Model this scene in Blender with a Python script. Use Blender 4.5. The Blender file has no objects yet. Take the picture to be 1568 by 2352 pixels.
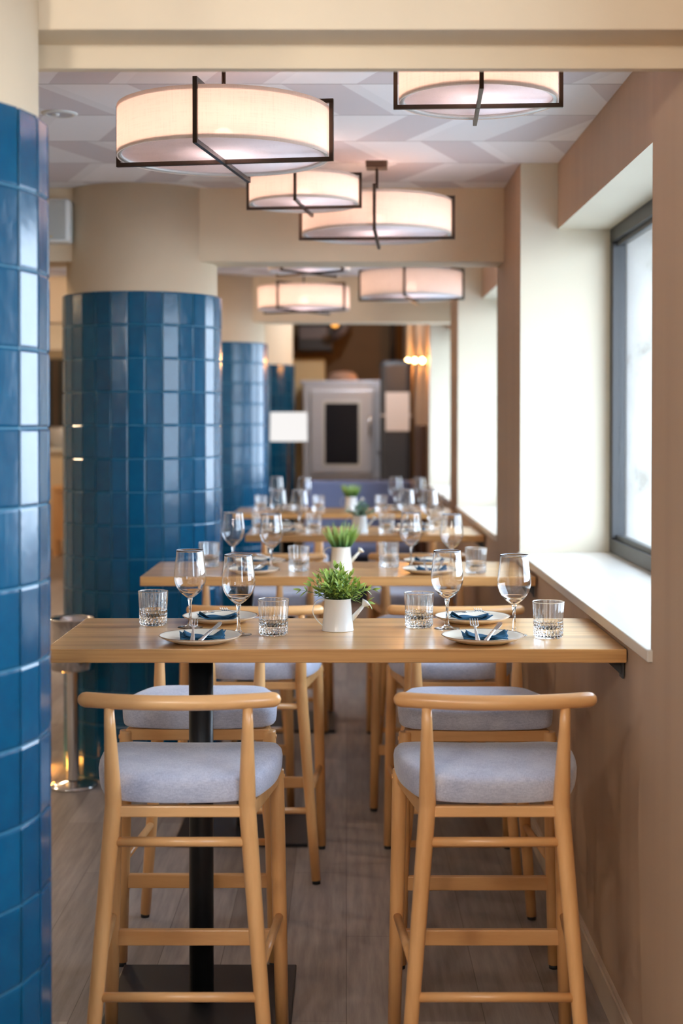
import bpy, bmesh, math, random
from mathutils import Vector, Matrix
PI = math.pi
R = math.radians
sc = bpy.context.scene
COL = sc.collection

# ------------------------------------------------------------------ camera
cam_d = bpy.data.cameras.new('camera')
cam = bpy.data.objects.new('camera', cam_d)
COL.objects.link(cam)
cam.location = (0, 0, 1.55)
PITCH = 1.0
cam.rotation_euler = (R(90 - PITCH), 0, 0)
cam_d.sensor_fit = 'VERTICAL'
cam_d.sensor_height = 36.0
cam_d.lens = 50.0
cam_d.shift_x = -11 / 2352
cam_d.shift_y = -(204 - 57) / 2352
cam_d.clip_start = 0.05
cam_d.dof.use_dof = True
cam_d.dof.focus_distance = 3.72
cam_d.dof.aperture_fstop = 2.4
sc.camera = cam

# ------------------------------------------------------------------ world, light, exposure
WORLD = 9.6
LAMP_W = 33.0
EXPO = 0.55
w = bpy.data.worlds.new('sky')
sc.world = w
w.use_nodes = True
wn = w.node_tree
wn.nodes.clear()
o_ = wn.nodes.new('ShaderNodeOutputWorld')
b_ = wn.nodes.new('ShaderNodeBackground')
tc = wn.nodes.new('ShaderNodeTexCoord')
sp = wn.nodes.new('ShaderNodeSeparateXYZ')
mr = wn.nodes.new('ShaderNodeMapRange')
mr.inputs['From Min'].default_value = -0.05
mr.inputs['From Max'].default_value = 0.6
rp = wn.nodes.new('ShaderNodeValToRGB')
rp.color_ramp.elements[0].color = (0.76, 0.87, 1.0, 1)
rp.color_ramp.elements[1].color = (0.62, 0.78, 1.0, 1)
wn.links.new(tc.outputs['Generated'], sp.inputs[0])
wn.links.new(sp.outputs['Z'], mr.inputs['Value'])
wn.links.new(mr.outputs[0], rp.inputs[0])
wn.links.new(rp.outputs[0], b_.inputs['Color'])
b_.inputs['Strength'].default_value = WORLD
wn.links.new(b_.outputs[0], o_.inputs[0])


def portal(x, y, z, sx, sz, direction):
    """a portal marks an opening to the sky for the renderer; it gives no light of its own"""
    l = bpy.data.lights.new('sky_portal', 'AREA')
    l.shape = 'RECTANGLE'
    l.size = sx
    l.size_y = sz
    l.cycles.is_portal = True
    o = bpy.data.objects.new('sky_portal', l)
    COL.objects.link(o)
    o.location = (x, y, z)
    o.rotation_euler = Vector(direction).to_track_quat('-Z', 'Z').to_euler()
    return o


sc.view_settings.view_transform = 'Standard'
sc.view_settings.look = 'None'
sc.view_settings.gamma = 1.0
sc.view_settings.use_curve_mapping = False
sc.view_settings.exposure = EXPO
cy = sc.cycles
cy.max_bounces = 12
cy.diffuse_bounces = 6
cy.glossy_bounces = 5
cy.transmission_bounces = 10
cy.transparent_max_bounces = 24
cy.sample_clamp_indirect = 6.0
cy.caustics_reflective = False
cy.use_denoising = True


# ------------------------------------------------------------------ materials
def mat(name, color, rough=0.5, metal=0.0, **kw):
    m = bpy.data.materials.new(name)
    m.use_nodes = True
    b = m.node_tree.nodes['Principled BSDF']
    b.inputs['Base Color'].default_value = (*color, 1)
    b.inputs['Roughness'].default_value = rough
    b.inputs['Metallic'].default_value = metal
    for k, v in kw.items():
        b.inputs[k].default_value = v
    return m


class N:
    def __init__(s, m):
        s.t = m.node_tree
        s.b = s.t.nodes.get('Principled BSDF')

    def new(s, typ, **kw):
        n = s.t.nodes.new('ShaderNode' + typ)
        for k, v in kw.items():
            setattr(n, k, v)
        return n

    def ln(s, a, b):
        s.t.links.new(a, b)

    def coord(s, scale=(1, 1, 1), rot=(0, 0, 0), out='Object'):
        t = s.new('TexCoord')
        mp = s.new('Mapping')
        mp.inputs['Scale'].default_value = scale
        mp.inputs['Rotation'].default_value = rot
        s.ln(t.outputs[out], mp.inputs[0])
        return mp.outputs[0]

    def noise(s, vec, scale, detail=3, rough=0.5):
        n = s.new('TexNoise')
        n.inputs['Scale'].default_value = scale
        n.inputs['Detail'].default_value = detail
        n.inputs['Roughness'].default_value = rough
        s.ln(vec, n.inputs['Vector'])
        return n.outputs['Fac']

    def ramp(s, fac, stops):
        r = s.new('ValToRGB')
        e = r.color_ramp.elements
        while len(e) < len(stops):
            e.new(0.5)
        for i, (p, c) in enumerate(stops):
            e[i].position = p
            e[i].color = (*c, 1)
        s.ln(fac, r.inputs[0])
        return r.outputs[0]

    def mix(s, fac, a, b, mode='MIX'):
        n = s.new('Mix', data_type='RGBA', blend_type=mode)
        for inp, v in ((n.inputs[0], fac), (n.inputs[6], a), (n.inputs[7], b)):
            if isinstance(v, (int, float)):
                inp.default_value = v
            elif isinstance(v, tuple):
                inp.default_value = (*v, 1)
            else:
                s.ln(v, inp)
        return n.outputs[2]

    def math(s, op, a, b=None, c=None):
        n = s.new('Math', operation=op)
        for i, v in enumerate((a, b, c)):
            if v is None:
                continue
            if isinstance(v, (int, float)):
                n.inputs[i].default_value = v
            else:
                s.ln(v, n.inputs[i])
        return n.outputs[0]

    def bump(s, h, strength=0.3, dist=0.002):
        n = s.new('Bump')
        n.inputs['Strength'].default_value = strength
        n.inputs['Distance'].default_value = dist
        s.ln(h, n.inputs['Height'])
        s.ln(n.outputs[0], s.b.inputs['Normal'])

    def col(s, c):
        s.ln(c, s.b.inputs['Base Color'])


def plaster(name, c, var=0.06, streak=False, rough=0.75):
    m = mat(name, c, rough)
    n = N(m)
    v = n.coord((3.5, 3.5, 0.35) if streak else (1.5, 1.5, 1.5))
    f = n.noise(v, 2.0, 4)
    lo = tuple(x * (1 - var * 1.5) for x in c)
    hi = tuple(min(1, x * (1 + var)) for x in c)
    n.col(n.ramp(f, [(0.3, lo), (0.7, hi)]))
    f2 = n.noise(n.coord(), 60, 3)
    n.bump(f2, 0.12, 0.002)
    return m


def wood(name, a, b, scale=(3, 30, 30), rough=0.4, staves=False, coat=0.0):
    m = mat(name, a, rough)
    n = N(m)
    v = n.coord(scale)
    f = n.noise(v, 1.6, 6, 0.6)
    c = n.ramp(f, [(0.36, b), (0.60, a)])
    if staves:
        t = n.new('TexCoord')
        mp = n.new('Mapping')
        mp.inputs['Location'].default_value = (3.3, 0.01, 0)
        n.ln(t.outputs['Object'], mp.inputs[0])
        br = n.new('TexBrick')
        br.offset = 0.37
        br.inputs['Color1'].default_value = (1, 1, 1, 1)
        br.inputs['Color2'].default_value = (0.58, 0.53, 0.47, 1)
        br.inputs['Mortar'].default_value = (0.62, 0.52, 0.42, 1)
        br.inputs['Scale'].default_value = 1.0
        br.inputs['Mortar Size'].default_value = 0.0007
        br.inputs['Brick Width'].default_value = 7.0
        br.inputs['Row Height'].default_value = 0.045
        n.ln(mp.outputs[0], br.inputs['Vector'])
        c = n.mix(0.7, c, br.outputs['Color'], 'MULTIPLY')
    n.col(c)
    n.bump(f, 0.08, 0.001)
    if coat:
        n.b.inputs['Coat Weight'].default_value = coat
        n.b.inputs['Coat Roughness'].default_value = 0.22
    return m


M = {}
M['cream'] = plaster('cream_paint', (0.72, 0.60, 0.435), 0.04)
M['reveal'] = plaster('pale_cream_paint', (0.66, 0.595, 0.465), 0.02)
M['tan'] = plaster('tan_streaked', (0.45, 0.31, 0.205), 0.05, True, 0.6)
M['skirt'] = mat('tan_skirting', (0.58, 0.46, 0.34), 0.35)
M['brownwall'] = plaster('brown_paint', (0.22, 0.13, 0.062), 0.05)
M['stone'] = mat('weathered_render', (0.42, 0.41, 0.39), 0.85)
M['pave'] = plaster('paving', (0.42, 0.41, 0.39), 0.1)
M['white'] = mat('white_plastic', (0.75, 0.77, 0.76), 0.4)
M['wood'] = wood('beech', (0.80, 0.45, 0.185), (0.66, 0.335, 0.12), (9, 9, 1.1), 0.32, coat=0.25)
M['woodx'] = wood('beech_crosswise', (0.80, 0.45, 0.185), (0.66, 0.335, 0.12), (1.1, 9, 9), 0.32, coat=0.25)
M['top'] = wood('oak_staves', (0.78, 0.455, 0.18), (0.60, 0.315, 0.11), (1.3, 46, 46), 0.3, True, 0.5)
M['black'] = mat('black_powder_coat', (0.012, 0.013, 0.014), 0.38, 0.2)
M['plate_metal'] = mat('dark_steel_plate', (0.03, 0.03, 0.035), 0.42, 0.5)
M['rubber'] = mat('black_rubber', (0.01, 0.01, 0.01), 0.6)
M['bronze'] = mat('brown_bronze', (0.055, 0.036, 0.026), 0.36, 0.75)
M['steel'] = mat('polished_steel', (0.75, 0.73, 0.70), 0.12, 1.0)
M['brushed'] = mat('brushed_steel', (0.60, 0.63, 0.70), 0.40, 0.4)
M['enamel'] = mat('white_enamel', (0.74, 0.76, 0.75), 0.22)
M['enamel_cream'] = mat('cream_enamel', (0.78, 0.75, 0.67), 0.22)
M['frame'] = mat('dark_grey_frame', (0.045, 0.045, 0.046), 0.45, 0.2)
M['dark'] = mat('dark_interior', (0.02, 0.016, 0.014), 0.5)
M['navy'] = mat('navy_fabric', (0.035, 0.045, 0.085), 0.8)
M['charcoal'] = mat('charcoal_paint', (0.045, 0.055, 0.075), 0.4)
M['paper'] = mat('white_paper', (0.85, 0.85, 0.9), 0.6)
M['bluefab'] = mat('blue_upholstery', (0.16, 0.22, 0.42), 0.8)
M['bread'] = mat('pinkish_clay', (0.45, 0.30, 0.23), 0.7)
M['tealpaint'] = mat('blue_paint', (0.02, 0.16, 0.36), 0.35)

# seat fabric
m = mat('grey_linen', (0.46, 0.46, 0.52), 0.9)
n = N(m)
f = n.noise(n.coord((1, 1, 1)), 13, 4, 0.6)
f2 = n.noise(n.coord((90, 520, 300)), 1.0, 2)
f3 = n.noise(n.coord((520, 90, 300)), 1.0, 2)
wv = n.math('ADD', f2, f3)
c = n.ramp(f, [(0.34, (0.37, 0.40, 0.54)), (0.66, (0.58, 0.60, 0.70))])
n.col(n.mix(0.45, c, n.ramp(n.math('MULTIPLY', wv, 0.5), [(0.36, (0.32, 0.335, 0.42)), (0.62, (0.70, 0.71, 0.78))])))
n.b.inputs['Sheen Weight'].default_value = 0.35
n.b.inputs['Sheen Roughness'].default_value = 0.4
n.bump(wv, 0.25, 0.0006)
M['linen'] = m

# napkin
m = mat('petrol_blue_linen', (0.008, 0.085, 0.17), 0.8)
n = N(m)
f = n.noise(n.coord((300, 300, 300)), 1.0, 2)
n.bump(f, 0.2, 0.0005)
M['napkin'] = m

# glazed tiles
m = mat('blue_glaze', (0.01, 0.15, 0.3), 0.12)
n = N(m)
at = n.new('Attribute', attribute_name='tone', attribute_type='GEOMETRY')
f = n.noise(n.coord((1, 1, 1)), 22, 3)
c1 = n.ramp(at.outputs['Fac'], [(0.0, (0.0, 0.054, 0.125)), (1.0, (0.0, 0.076, 0.168))])
n.col(n.mix(0.25, c1, n.ramp(f, [(0.3, (0.0, 0.035, 0.09)), (0.7, (0.0, 0.085, 0.17))])))
n.b.inputs['Roughness'].default_value = 0.18
n.b.inputs['Specular IOR Level'].default_value = 0.36
n.bump(n.noise(n.coord((1, 1, 0.7)), 20, 2), 0.35, 0.003)
M['tile'] = m
M['grout'] = mat('pale_blue_grout', (0.06, 0.24, 0.36), 0.55)

# plate ceramic
m = mat('cream_stoneware', (0.80, 0.74, 0.62), 0.28)
M['plate'] = m
M['plate_rim'] = mat('brown_glaze_rim', (0.34, 0.21, 0.12), 0.35)

# floor planks
m = mat('grey_oak_planks', (0.25, 0.2, 0.17), 0.42)
n = N(m)
v = n.coord((1, 1, 1), (0, 0, R(90)))
br = n.new('TexBrick')
br.offset = 0.5
br.inputs['Color1'].default_value = (0.235, 0.19, 0.165, 1)
br.inputs['Color2'].default_value = (0.39, 0.335, 0.30, 1)
br.inputs['Mortar'].default_value = (0.13, 0.1, 0.085, 1)
br.inputs['Scale'].default_value = 1.0
br.inputs['Mortar Size'].default_value = 0.0012
br.inputs['Bias'].default_value = -0.1
br.inputs['Brick Width'].default_value = 1.22
br.inputs['Row Height'].default_value = 0.18
n.ln(v, br.inputs['Vector'])
g = n.noise(n.coord((26, 2.0, 1)), 1.5, 6, 0.62)
gr = n.ramp(g, [(0.34, (0.62, 0.62, 0.62)), (0.64, (1.12, 1.12, 1.12))])
n.col(n.mix(0.8, br.outputs['Color'], gr, 'MULTIPLY'))
n.bump(g, 0.1, 0.001)
M['floor'] = m

# ceiling panels: rows of slanting light and dark parallelograms
m = mat('patterned_ceiling_panels', (0.6, 0.6, 0.6), 0.85)
n = N(m)
t = n.new('TexCoord')
s_ = n.new('SeparateXYZ')
n.ln(t.outputs['Object'], s_.inputs[0])
X_, Y_ = s_.outputs['X'], s_.outputs['Y']
v = n.math('DIVIDE', n.math('SUBTRACT', Y_, 4.80 - 0.44 * 40), 0.44)
row = n.math('FLOOR', v)
fr = n.math('FRACT', v)
par = n.math('MODULO', row, 2.0)          # row at 4.80 is even
sgn = n.math('SUBTRACT', 1.0, n.math('MULTIPLY', par, 2.0))
sl = n.math('MULTIPLY', n.math('MULTIPLY', sgn, fr), 0.18)
off = n.math('ADD', 0.21, n.math('MULTIPLY', par, 0.06))
u = n.math('DIVIDE', n.math('SUBTRACT', n.math('ADD', X_, sl), off), 0.47)
fu = n.math('FRACT', n.math('ADD', u, 50.0))
dk = n.math('LESS_THAN', fu, 0.39)
mid = n.math('GREATER_THAN', n.math('FRACT', n.math('ADD', n.math('MULTIPLY', u, 0.5), 60.25)), 0.5)
base = n.mix(mid, (0.88, 0.87, 0.89), (0.83, 0.82, 0.84))
c = n.mix(dk, base, (0.68, 0.64, 0.665))
seam = n.math('LESS_THAN', n.math('ABSOLUTE', n.math('SUBTRACT', fr, 0.5)), 0.492)
c = n.mix(seam, (0.42, 0.4, 0.4), c)
n.col(c)
M['ceiling'] = m

# outside wall with blotches
n = N(M['stone'])
f = n.noise(n.coord((1, 1, 0.6)), 9, 6, 0.65)
n.col(n.ramp(f, [(0.32, (0.17, 0.155, 0.14)), (0.42, (0.36, 0.35, 0.335)), (0.7, (0.46, 0.45, 0.44))]))


# glass
def thin_glass(name, tint=(0.97, 0.985, 0.99), base=0.05, edge=0.75, power=4.0):
    m = bpy.data.materials.new(name)
    m.use_nodes = True
    t = m.node_tree
    t.nodes.clear()
    n = N(m)
    out = n.new('OutputMaterial')
    tr = n.new('BsdfTransparent')
    tr.inputs[0].default_value = (*tint, 1)
    gl = n.new('BsdfGlossy')
    gl.inputs['Roughness'].default_value = 0.01
    gl.inputs[0].default_value = (1, 1, 1, 1)
    lw = n.new('LayerWeight')
    lw.inputs[0].default_value = 0.5
    p = n.math('POWER', lw.outputs['Facing'], power)
    f = n.math('ADD', base, n.math('MULTIPLY', p, edge))
    mx = n.new('MixShader')
    n.ln(f, mx.inputs[0])
    n.ln(tr.outputs[0], mx.inputs[1])
    n.ln(gl.outputs[0], mx.inputs[2])
    n.ln(mx.outputs[0], out.inputs[0])
    return m


M['pane'] = thin_glass('window_glass', base=0.06, edge=0.6, power=5)
M['bowl'] = thin_glass('thin_crystal', base=0.10, edge=0.85, power=3.2)
M['fluted'] = thin_glass('fluted_crystal', base=0.20, edge=0.8, power=2.0)
M['cutlery'] = mat('cutlery_steel', (0.80, 0.78, 0.78), 0.24, 1.0)
M['rim'] = mat('painted_rim_glint', (0.92, 0.93, 1.0), 0.25, **{'Transmission Weight': 0.55, 'IOR': 1.3})
M['glass'] = mat('clear_glass', (1, 1, 1), 0.0, **{'Transmission Weight': 1.0, 'IOR': 1.5})


def fabric_shade(name, c, trans, spot=0.30):
    m = bpy.data.materials.new(name)
    m.use_nodes = True
    m.node_tree.nodes.clear()
    n = N(m)
    out = n.new('OutputMaterial')
    co = n.new('TexCoord')
    w1 = n.noise(n.coord((240, 240, 14), out='Object'), 1.0, 2)
    w2 = n.noise(n.coord((14, 14, 330), out='Object'), 1.0, 2)
    wv = n.math('ADD', w1, w2)
    colr = n.ramp(wv, [(0.70, tuple(x * 0.93 for x in c)), (1.0, c)])
    # ramp positions above 1 clamp; keep the weave subtle
    df = n.new('BsdfDiffuse')
    tl = n.new('BsdfTranslucent')
    rf = n.new('BsdfRefraction')
    rf.inputs['IOR'].default_value = 1.0
    rf.inputs['Roughness'].default_value = 0.38
    for b in (df, tl, rf):
        n.ln(colr, b.inputs[0])
    m1 = n.new('MixShader')
    m1.inputs[0].default_value = spot
    n.ln(tl.outputs[0], m1.inputs[1])
    n.ln(rf.outputs[0], m1.inputs[2])
    m2 = n.new('MixShader')
    m2.inputs[0].default_value = trans
    n.ln(df.outputs[0], m2.inputs[1])
    n.ln(m1.outputs[0], m2.inputs[2])
    n.ln(m2.outputs[0], out.inputs[0])
    return m


M['shade'] = fabric_shade('linen_lamp_shade', (0.93, 0.86, 0.80), 0.62)
M['added_top_disc'] = fabric_shade('added_top_disc', (0.95, 0.90, 0.85), 0.7, 0.2)
M['diffuser'] = fabric_shade('white_diffuser', (0.92, 0.92, 0.97), 0.42, 0.0)


def emit(name, c, s):
    m = bpy.data.materials.new(name)
    m.use_nodes = True
    t = m.node_tree
    t.nodes.clear()
    o = t.nodes.new('ShaderNodeOutputMaterial')
    e = t.nodes.new('ShaderNodeEmission')
    e.inputs[0].default_value = (*c, 1)
    e.inputs[1].default_value = s
    t.links.new(e.outputs[0], o.inputs[0])
    return m


M['bulb'] = emit('warm_bulb', (1.0, 0.62, 0.32), 30)
M['amber'] = emit('amber_bulb', (1.0, 0.55, 0.20), 26)
M['led'] = emit('amber_led', (1.0, 0.50, 0.12), 7)
M['lit_shade'] = emit('glowing_white_shade', (1.0, 0.97, 0.95), 0.66)


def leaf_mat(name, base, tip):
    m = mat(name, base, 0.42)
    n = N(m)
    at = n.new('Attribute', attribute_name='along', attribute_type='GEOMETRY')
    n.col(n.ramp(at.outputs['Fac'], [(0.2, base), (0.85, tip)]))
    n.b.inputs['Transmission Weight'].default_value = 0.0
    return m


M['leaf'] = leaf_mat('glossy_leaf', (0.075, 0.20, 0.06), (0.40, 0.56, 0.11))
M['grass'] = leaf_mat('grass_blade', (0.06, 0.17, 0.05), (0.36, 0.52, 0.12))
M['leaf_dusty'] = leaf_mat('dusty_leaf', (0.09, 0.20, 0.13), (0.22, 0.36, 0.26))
M['stem'] = mat('green_stem', (0.10, 0.13, 0.04), 0.5)


# ------------------------------------------------------------------ mesh builder
class MB:
    def __init__(s):
        s.v = []
        s.f = []
        s.sm = []
        s.mi = []
        s.attr = {}

    def add(s, vs, fs, smooth=False, mi=0):
        o = len(s.v)
        s.v += [tuple(p) for p in vs]
        s.f += [tuple(i + o for i in f) for f in fs]
        s.sm += [smooth] * len(fs)
        s.mi += [mi] * len(fs)
        return o

    def box(s, c, size, bevel=0.0, mat3=None, mi=0):
        bm = bmesh.new()
        bmesh.ops.create_cube(bm, size=1.0)
        bmesh.ops.scale(bm, vec=size, verts=bm.verts)
        if bevel:
            bmesh.ops.bevel(bm, geom=bm.edges[:], offset=bevel, segments=2, affect='EDGES', profile=0.5)
        mt = Matrix.Translation(c)
        if mat3 is not None:
            mt = mt @ mat3.to_4x4()
        bm.transform(mt)
        bm.verts.index_update()
        s.add([v.co[:] for v in bm.verts], [[v.index for v in f.verts] for f in bm.faces], False, mi)
        bm.free()
        return s

    def b2(s, x0, x1, y0, y1, z0, z1, bevel=0.0, mi=0):
        return s.box(((x0 + x1) / 2, (y0 + y1) / 2, (z0 + z1) / 2), (x1 - x0, y1 - y0, z1 - z0), bevel, mi=mi)

    def bar(s, a, b, w, h, bevel=0.0, up=(0, 0, 1)):
        a, b = Vector(a), Vector(b)
        d = (b - a)
        L = d.length
        y = d.normalized()
        x = y.cross(Vector(up)).normalized()
        z = x.cross(y)
        m3 = Matrix((x, y, z)).transposed()
        return s.box((a + b) / 2, (w, L, h), bevel, m3)

    def tube(s, pts, rad, n=14, cap=True, ellipse=1.0, rnd=False):
        P = [Vector(p) for p in pts]
        if not isinstance(rad, (list, tuple)):
            rad = [rad] * len(P)
        rad = list(rad)
        if rnd:   # rounded ends
            def ends(Pa, Pb, r):
                d = (Pa - Pb).normalized()
                return [(Pa + d * r * q, r * math.sqrt(max(0, 1 - q * q))) for q in (0.97, 0.8, 0.5)]
            e0 = ends(P[0], P[1], rad[0])
            e1 = ends(P[-1], P[-2], rad[-1])
            P = [p for p, _ in e0] + P + [p for p, _ in reversed(e1)]
            rad = [r for _, r in e0] + rad + [r for _, r in reversed(e1)]
        T = []
        for i in range(len(P)):
            a = P[max(0, i - 1)]
            b = P[min(len(P) - 1, i + 1)]
            T.append((b - a).normalized())
        ref = Vector((0, 0, 1)) if abs(T[0].z) < 0.9 else Vector((0, 1, 0))
        x = T[0].cross(ref).normalized()
        vs = []
        for i, p in enumerate(P):
            x = (x - T[i] * x.dot(T[i])).normalized()
            y = T[i].cross(x)
            for k in range(n):
                a = 2 * PI * k / n
                vs.append(p + x * (math.cos(a) * rad[i]) + y * (math.sin(a) * rad[i] * ellipse))
        fs = []
        for i in range(len(P) - 1):
            for k in range(n):
                fs.append((i * n + k, i * n + (k + 1) % n, (i + 1) * n + (k + 1) % n, (i + 1) * n + k))
        s.add(vs, fs, True)
        if cap:
            o = len(s.v) - len(vs)
            s.f += [tuple(o + k for k in reversed(range(n))), tuple(o + (len(P) - 1) * n + k for k in range(n))]
            s.sm += [False, False]
            s.mi += [0, 0]
        return s

    def lathe(s, prof, n=48, c=(0, 0, 0), smooth=True, fn=None, mi=0):
        """prof: list of (r, z); fn(k,n,r,z)-> r"""
        vs, fs = [], []
        for r, z in prof:
            for k in range(n):
                a = 2 * PI * k / n
                rr = fn(a, r, z) if fn else r
                vs.append((c[0] + rr * math.cos(a), c[1] + rr * math.sin(a), c[2] + z))
        for i in range(len(prof) - 1):
            for k in range(n):
                fs.append((i * n + k, i * n + (k + 1) % n, (i + 1) * n + (k + 1) % n, (i + 1) * n + k))
        s.add(vs, fs, smooth, mi)
        return s

    def build(s, name, m, parent=None, weld=False):
        me = bpy.data.meshes.new(name)
        me.from_pydata(s.v, [], s.f)
        if isinstance(m, (list, tuple)):
            for q in m:
                me.materials.append(q)
        else:
            me.materials.append(m)
        me.polygons.foreach_set('use_smooth', s.sm)
        me.polygons.foreach_set('material_index', s.mi)
        for k, vals in s.attr.items():
            a = me.attributes.new(k, 'FLOAT', 'POINT')
            a.data.foreach_set('value', vals)
        me.update()
        bm = bmesh.new()
        bm.from_mesh(me)
        if weld:
            bmesh.ops.remove_doubles(bm, verts=bm.verts, dist=1e-6)
        bmesh.ops.recalc_face_normals(bm, faces=bm.faces)
        bm.to_mesh(me)
        bm.free()
        o = bpy.data.objects.new(name, me)
        COL.objects.link(o)
        o.parent = parent
        return o


def empty(name, loc=(0, 0, 0), rz=0.0):
    o = bpy.data.objects.new(name, None)
    o.empty_display_size = 0.1
    COL.objects.link(o)
    o.location = loc
    o.rotation_euler = (0, 0, rz)
    return o


def tag(o, label, cat, group=None):
    o['label'] = label
    o['category'] = cat
    if group:
        o['group'] = group
    return o


def struct(o, label=None):
    o['kind'] = 'structure'
    if label:
        o['label'] = label
    return o


KIDS = {}


def kids(o):
    return [c for c in COL.objects if c.parent == o]


def copy_tree(o, parent=None, cache=None):
    if cache is None:
        cache = {}
        for c in COL.objects:
            if c.parent:
                cache.setdefault(c.parent.name, []).append(c)
    c = o.copy()
    COL.objects.link(c)
    if parent is not None:
        c.parent = parent
    for ch in cache.get(o.name, []):
        copy_tree(ch, c, cache)
    return c


# ------------------------------------------------------------------ the room
CZ = 2.585            # ceiling height
WX = 0.694            # face of the right hand piers and of the wall under the sills
HX = 0.842            # face of the wall above the windows
GX = 1.08             # window plane
SZ = 1.035            # sill top
HZ = 2.322            # window head
BZ = 2.262            # beam underside
Y0, Y1 = -2.6, 19.2
LX = -6.0

mb = MB().b2(LX - 0.2, GX + 0.4, Y0 - 0.2, Y1 + 0.2, -0.12, 0)
struct(mb.build('floor', M['floor']), 'grey brown wood plank floor')
mb = MB().b2(LX - 0.2, GX + 0.4, Y0 - 0.2, 12.5, CZ, CZ + 0.12)
struct(mb.build('ceiling', M['ceiling']), 'ceiling of slanting light and dark grey panels')
mb = MB().b2(LX - 0.2, GX + 0.4, 12.5, Y1 + 0.2, 3.3, 3.42)
mb.b2(LX - 0.2, GX + 0.4, 12.38, 12.5, CZ + 0.12, 3.42)
struct(mb.build('ceiling_far', M['brownwall']), 'dark brown ceiling over the far room')

WINDOWS = [(0.1, 2.28), (3.235, 5.68), (6.56, 8.85), (9.5, 11.85)]
PIERS = [(Y0, 0.1), (2.28, 3.235), (5.68, 6.56), (8.85, 9.5), (11.85, Y1)]


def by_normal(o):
    """faces turned along x take the darker streaked tan, all others the pale cream"""
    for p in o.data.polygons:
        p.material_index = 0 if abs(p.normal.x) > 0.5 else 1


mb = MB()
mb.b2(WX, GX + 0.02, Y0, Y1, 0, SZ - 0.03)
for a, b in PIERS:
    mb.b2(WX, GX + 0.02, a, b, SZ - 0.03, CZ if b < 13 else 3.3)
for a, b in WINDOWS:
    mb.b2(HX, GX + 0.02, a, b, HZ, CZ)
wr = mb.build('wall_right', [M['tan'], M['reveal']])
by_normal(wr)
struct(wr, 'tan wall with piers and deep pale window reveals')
mb = MB()
XO = GX + 0.38
mb.b2(GX + 0.02, XO, Y0, Y1, -0.1, SZ - 0.05)
for a, b in PIERS:
    mb.b2(GX + 0.02, XO, a + 0.03, b - 0.03, SZ - 0.05, 3.4)
for a, b in WINDOWS:
    mb.b2(GX + 0.02, XO, a, b, HZ + 0.02, 3.4)
struct(mb.build('wall_exterior', M['stone']), 'mottled pale stone of the outside wall')
struct(MB().b2(XO, 14, -6, 24, -0.22, -0.1).build('paving_outside', M['pave']), 'paving outside the windows')

# back wall behind the camera
mb = MB()
mb.b2(LX, XO, Y0 - 0.15, Y0, 0, CZ)
struct(mb.build('wall_back', M['cream']), 'cream wall behind the camera')
mb = MB().b2(LX - 0.15, LX, Y0, Y1, 0, 3.3)
struct(mb.build('wall_left', M['cream']), 'cream wall at the left of the room')
mb = MB().b2(LX, -1.35, Y1, Y1 + 0.15, 0, 3.3)
struct(mb.build('wall_far', M['cream']), 'cream wall behind the bar')
mb = MB().b2(-1.35, WX, 16.6, 16.75, 0, 3.3)
mb.b2(-1.5, -1.35, 14.6, Y1, 0, 3.3)
struct(mb.build('wall_kitchen', M['brownwall']), 'dark brown wall behind the oven')


def window(idx, a, b, x, z0, z1, label):
    fw = 0.055
    mb = MB()
    for z in (z0 + fw / 2, z1 - fw / 2):
        mb.b2(x - 0.03, x + 0.03, a, b, z - fw / 2, z + fw / 2, 0.004)
        mb.b2(x - 0.012, x + 0.02, a + fw, b - fw, z - fw / 2 - (0.018 if z > 1.5 else -0.018), z + fw / 2 - (0.018 if z > 1.5 else -0.018), 0.003)
    for y in (a + fw / 2, b - fw / 2):
        mb.b2(x - 0.03, x + 0.03, y - fw / 2, y + fw / 2, z0 + fw, z1 - fw, 0.004)
    f = struct(mb.build('window_%d' % idx, M['frame']), label)
    p = MB().b2(x - 0.004, x + 0.004, a + fw, b - fw, z0 + fw, z1 - fw).build('pane', M['pane'], f)
    s = MB().b2(WX - 0.012, x - 0.02, a + 0.001 - 0.02, b - 0.001 + 0.02 * 0, z0 - 0.028, z0, 0.003).build('window_sill', M['sill'], f)
    portal(x + 0.06, (a + b) / 2, (z0 + z1) / 2, b - a, z1 - z0, (-1, 0, 0))


m = mat('pale_laminate_sill', (0.63, 0.565, 0.49), 0.3)
n = N(m)
g = n.noise(n.coord((10, 1.2, 4)), 1.5, 5)
n.col(n.ramp(g, [(0.3, (0.58, 0.52, 0.44)), (0.7, (0.66, 0.61, 0.54))]))
M['sill'] = m
for i, (a, b) in enumerate(WINDOWS):
    window(i + 1, a, b, GX, SZ, HZ, ['window with dark frame beside the camera', 'large window with dark grey frame over the nearest sill',
                                     'second window beyond the pier', 'third window at the far end'][i])

mb = MB()
mb.b2(WX - 0.014, WX, Y0, 16.6, 0, 0.085)
mb.b2(WX - 0.009, WX, Y0, 16.6, 0.085, 0.094)
struct(mb.build('baseboard_right', M['skirt']), 'tan skirting board under the windows')

# beams
mb = MB().b2(LX, HX, 2.755, 2.895, 2.309, CZ)
mb.b2(LX, HX, 2.868, 2.895, BZ, 2.312)
struct(mb.build('beam_front', M['cream']), 'cream ceiling beam across the top of the view')
struct(MB().b2(LX, HX, 6.28, 6.50, BZ, CZ).build('beam_middle', M['cream']), 'cream ceiling beam behind the blue pillar')
struct(MB().b2(LX, HX, 10.04, 10.26, BZ, CZ).build('beam_rear', M['cream']), 'third cream ceiling beam')
struct(MB().b2(LX, -0.95, 13.82, 14.04, BZ, 3.3).build('beam_far', M['cream']), 'farthest cream ceiling beam')

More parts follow.
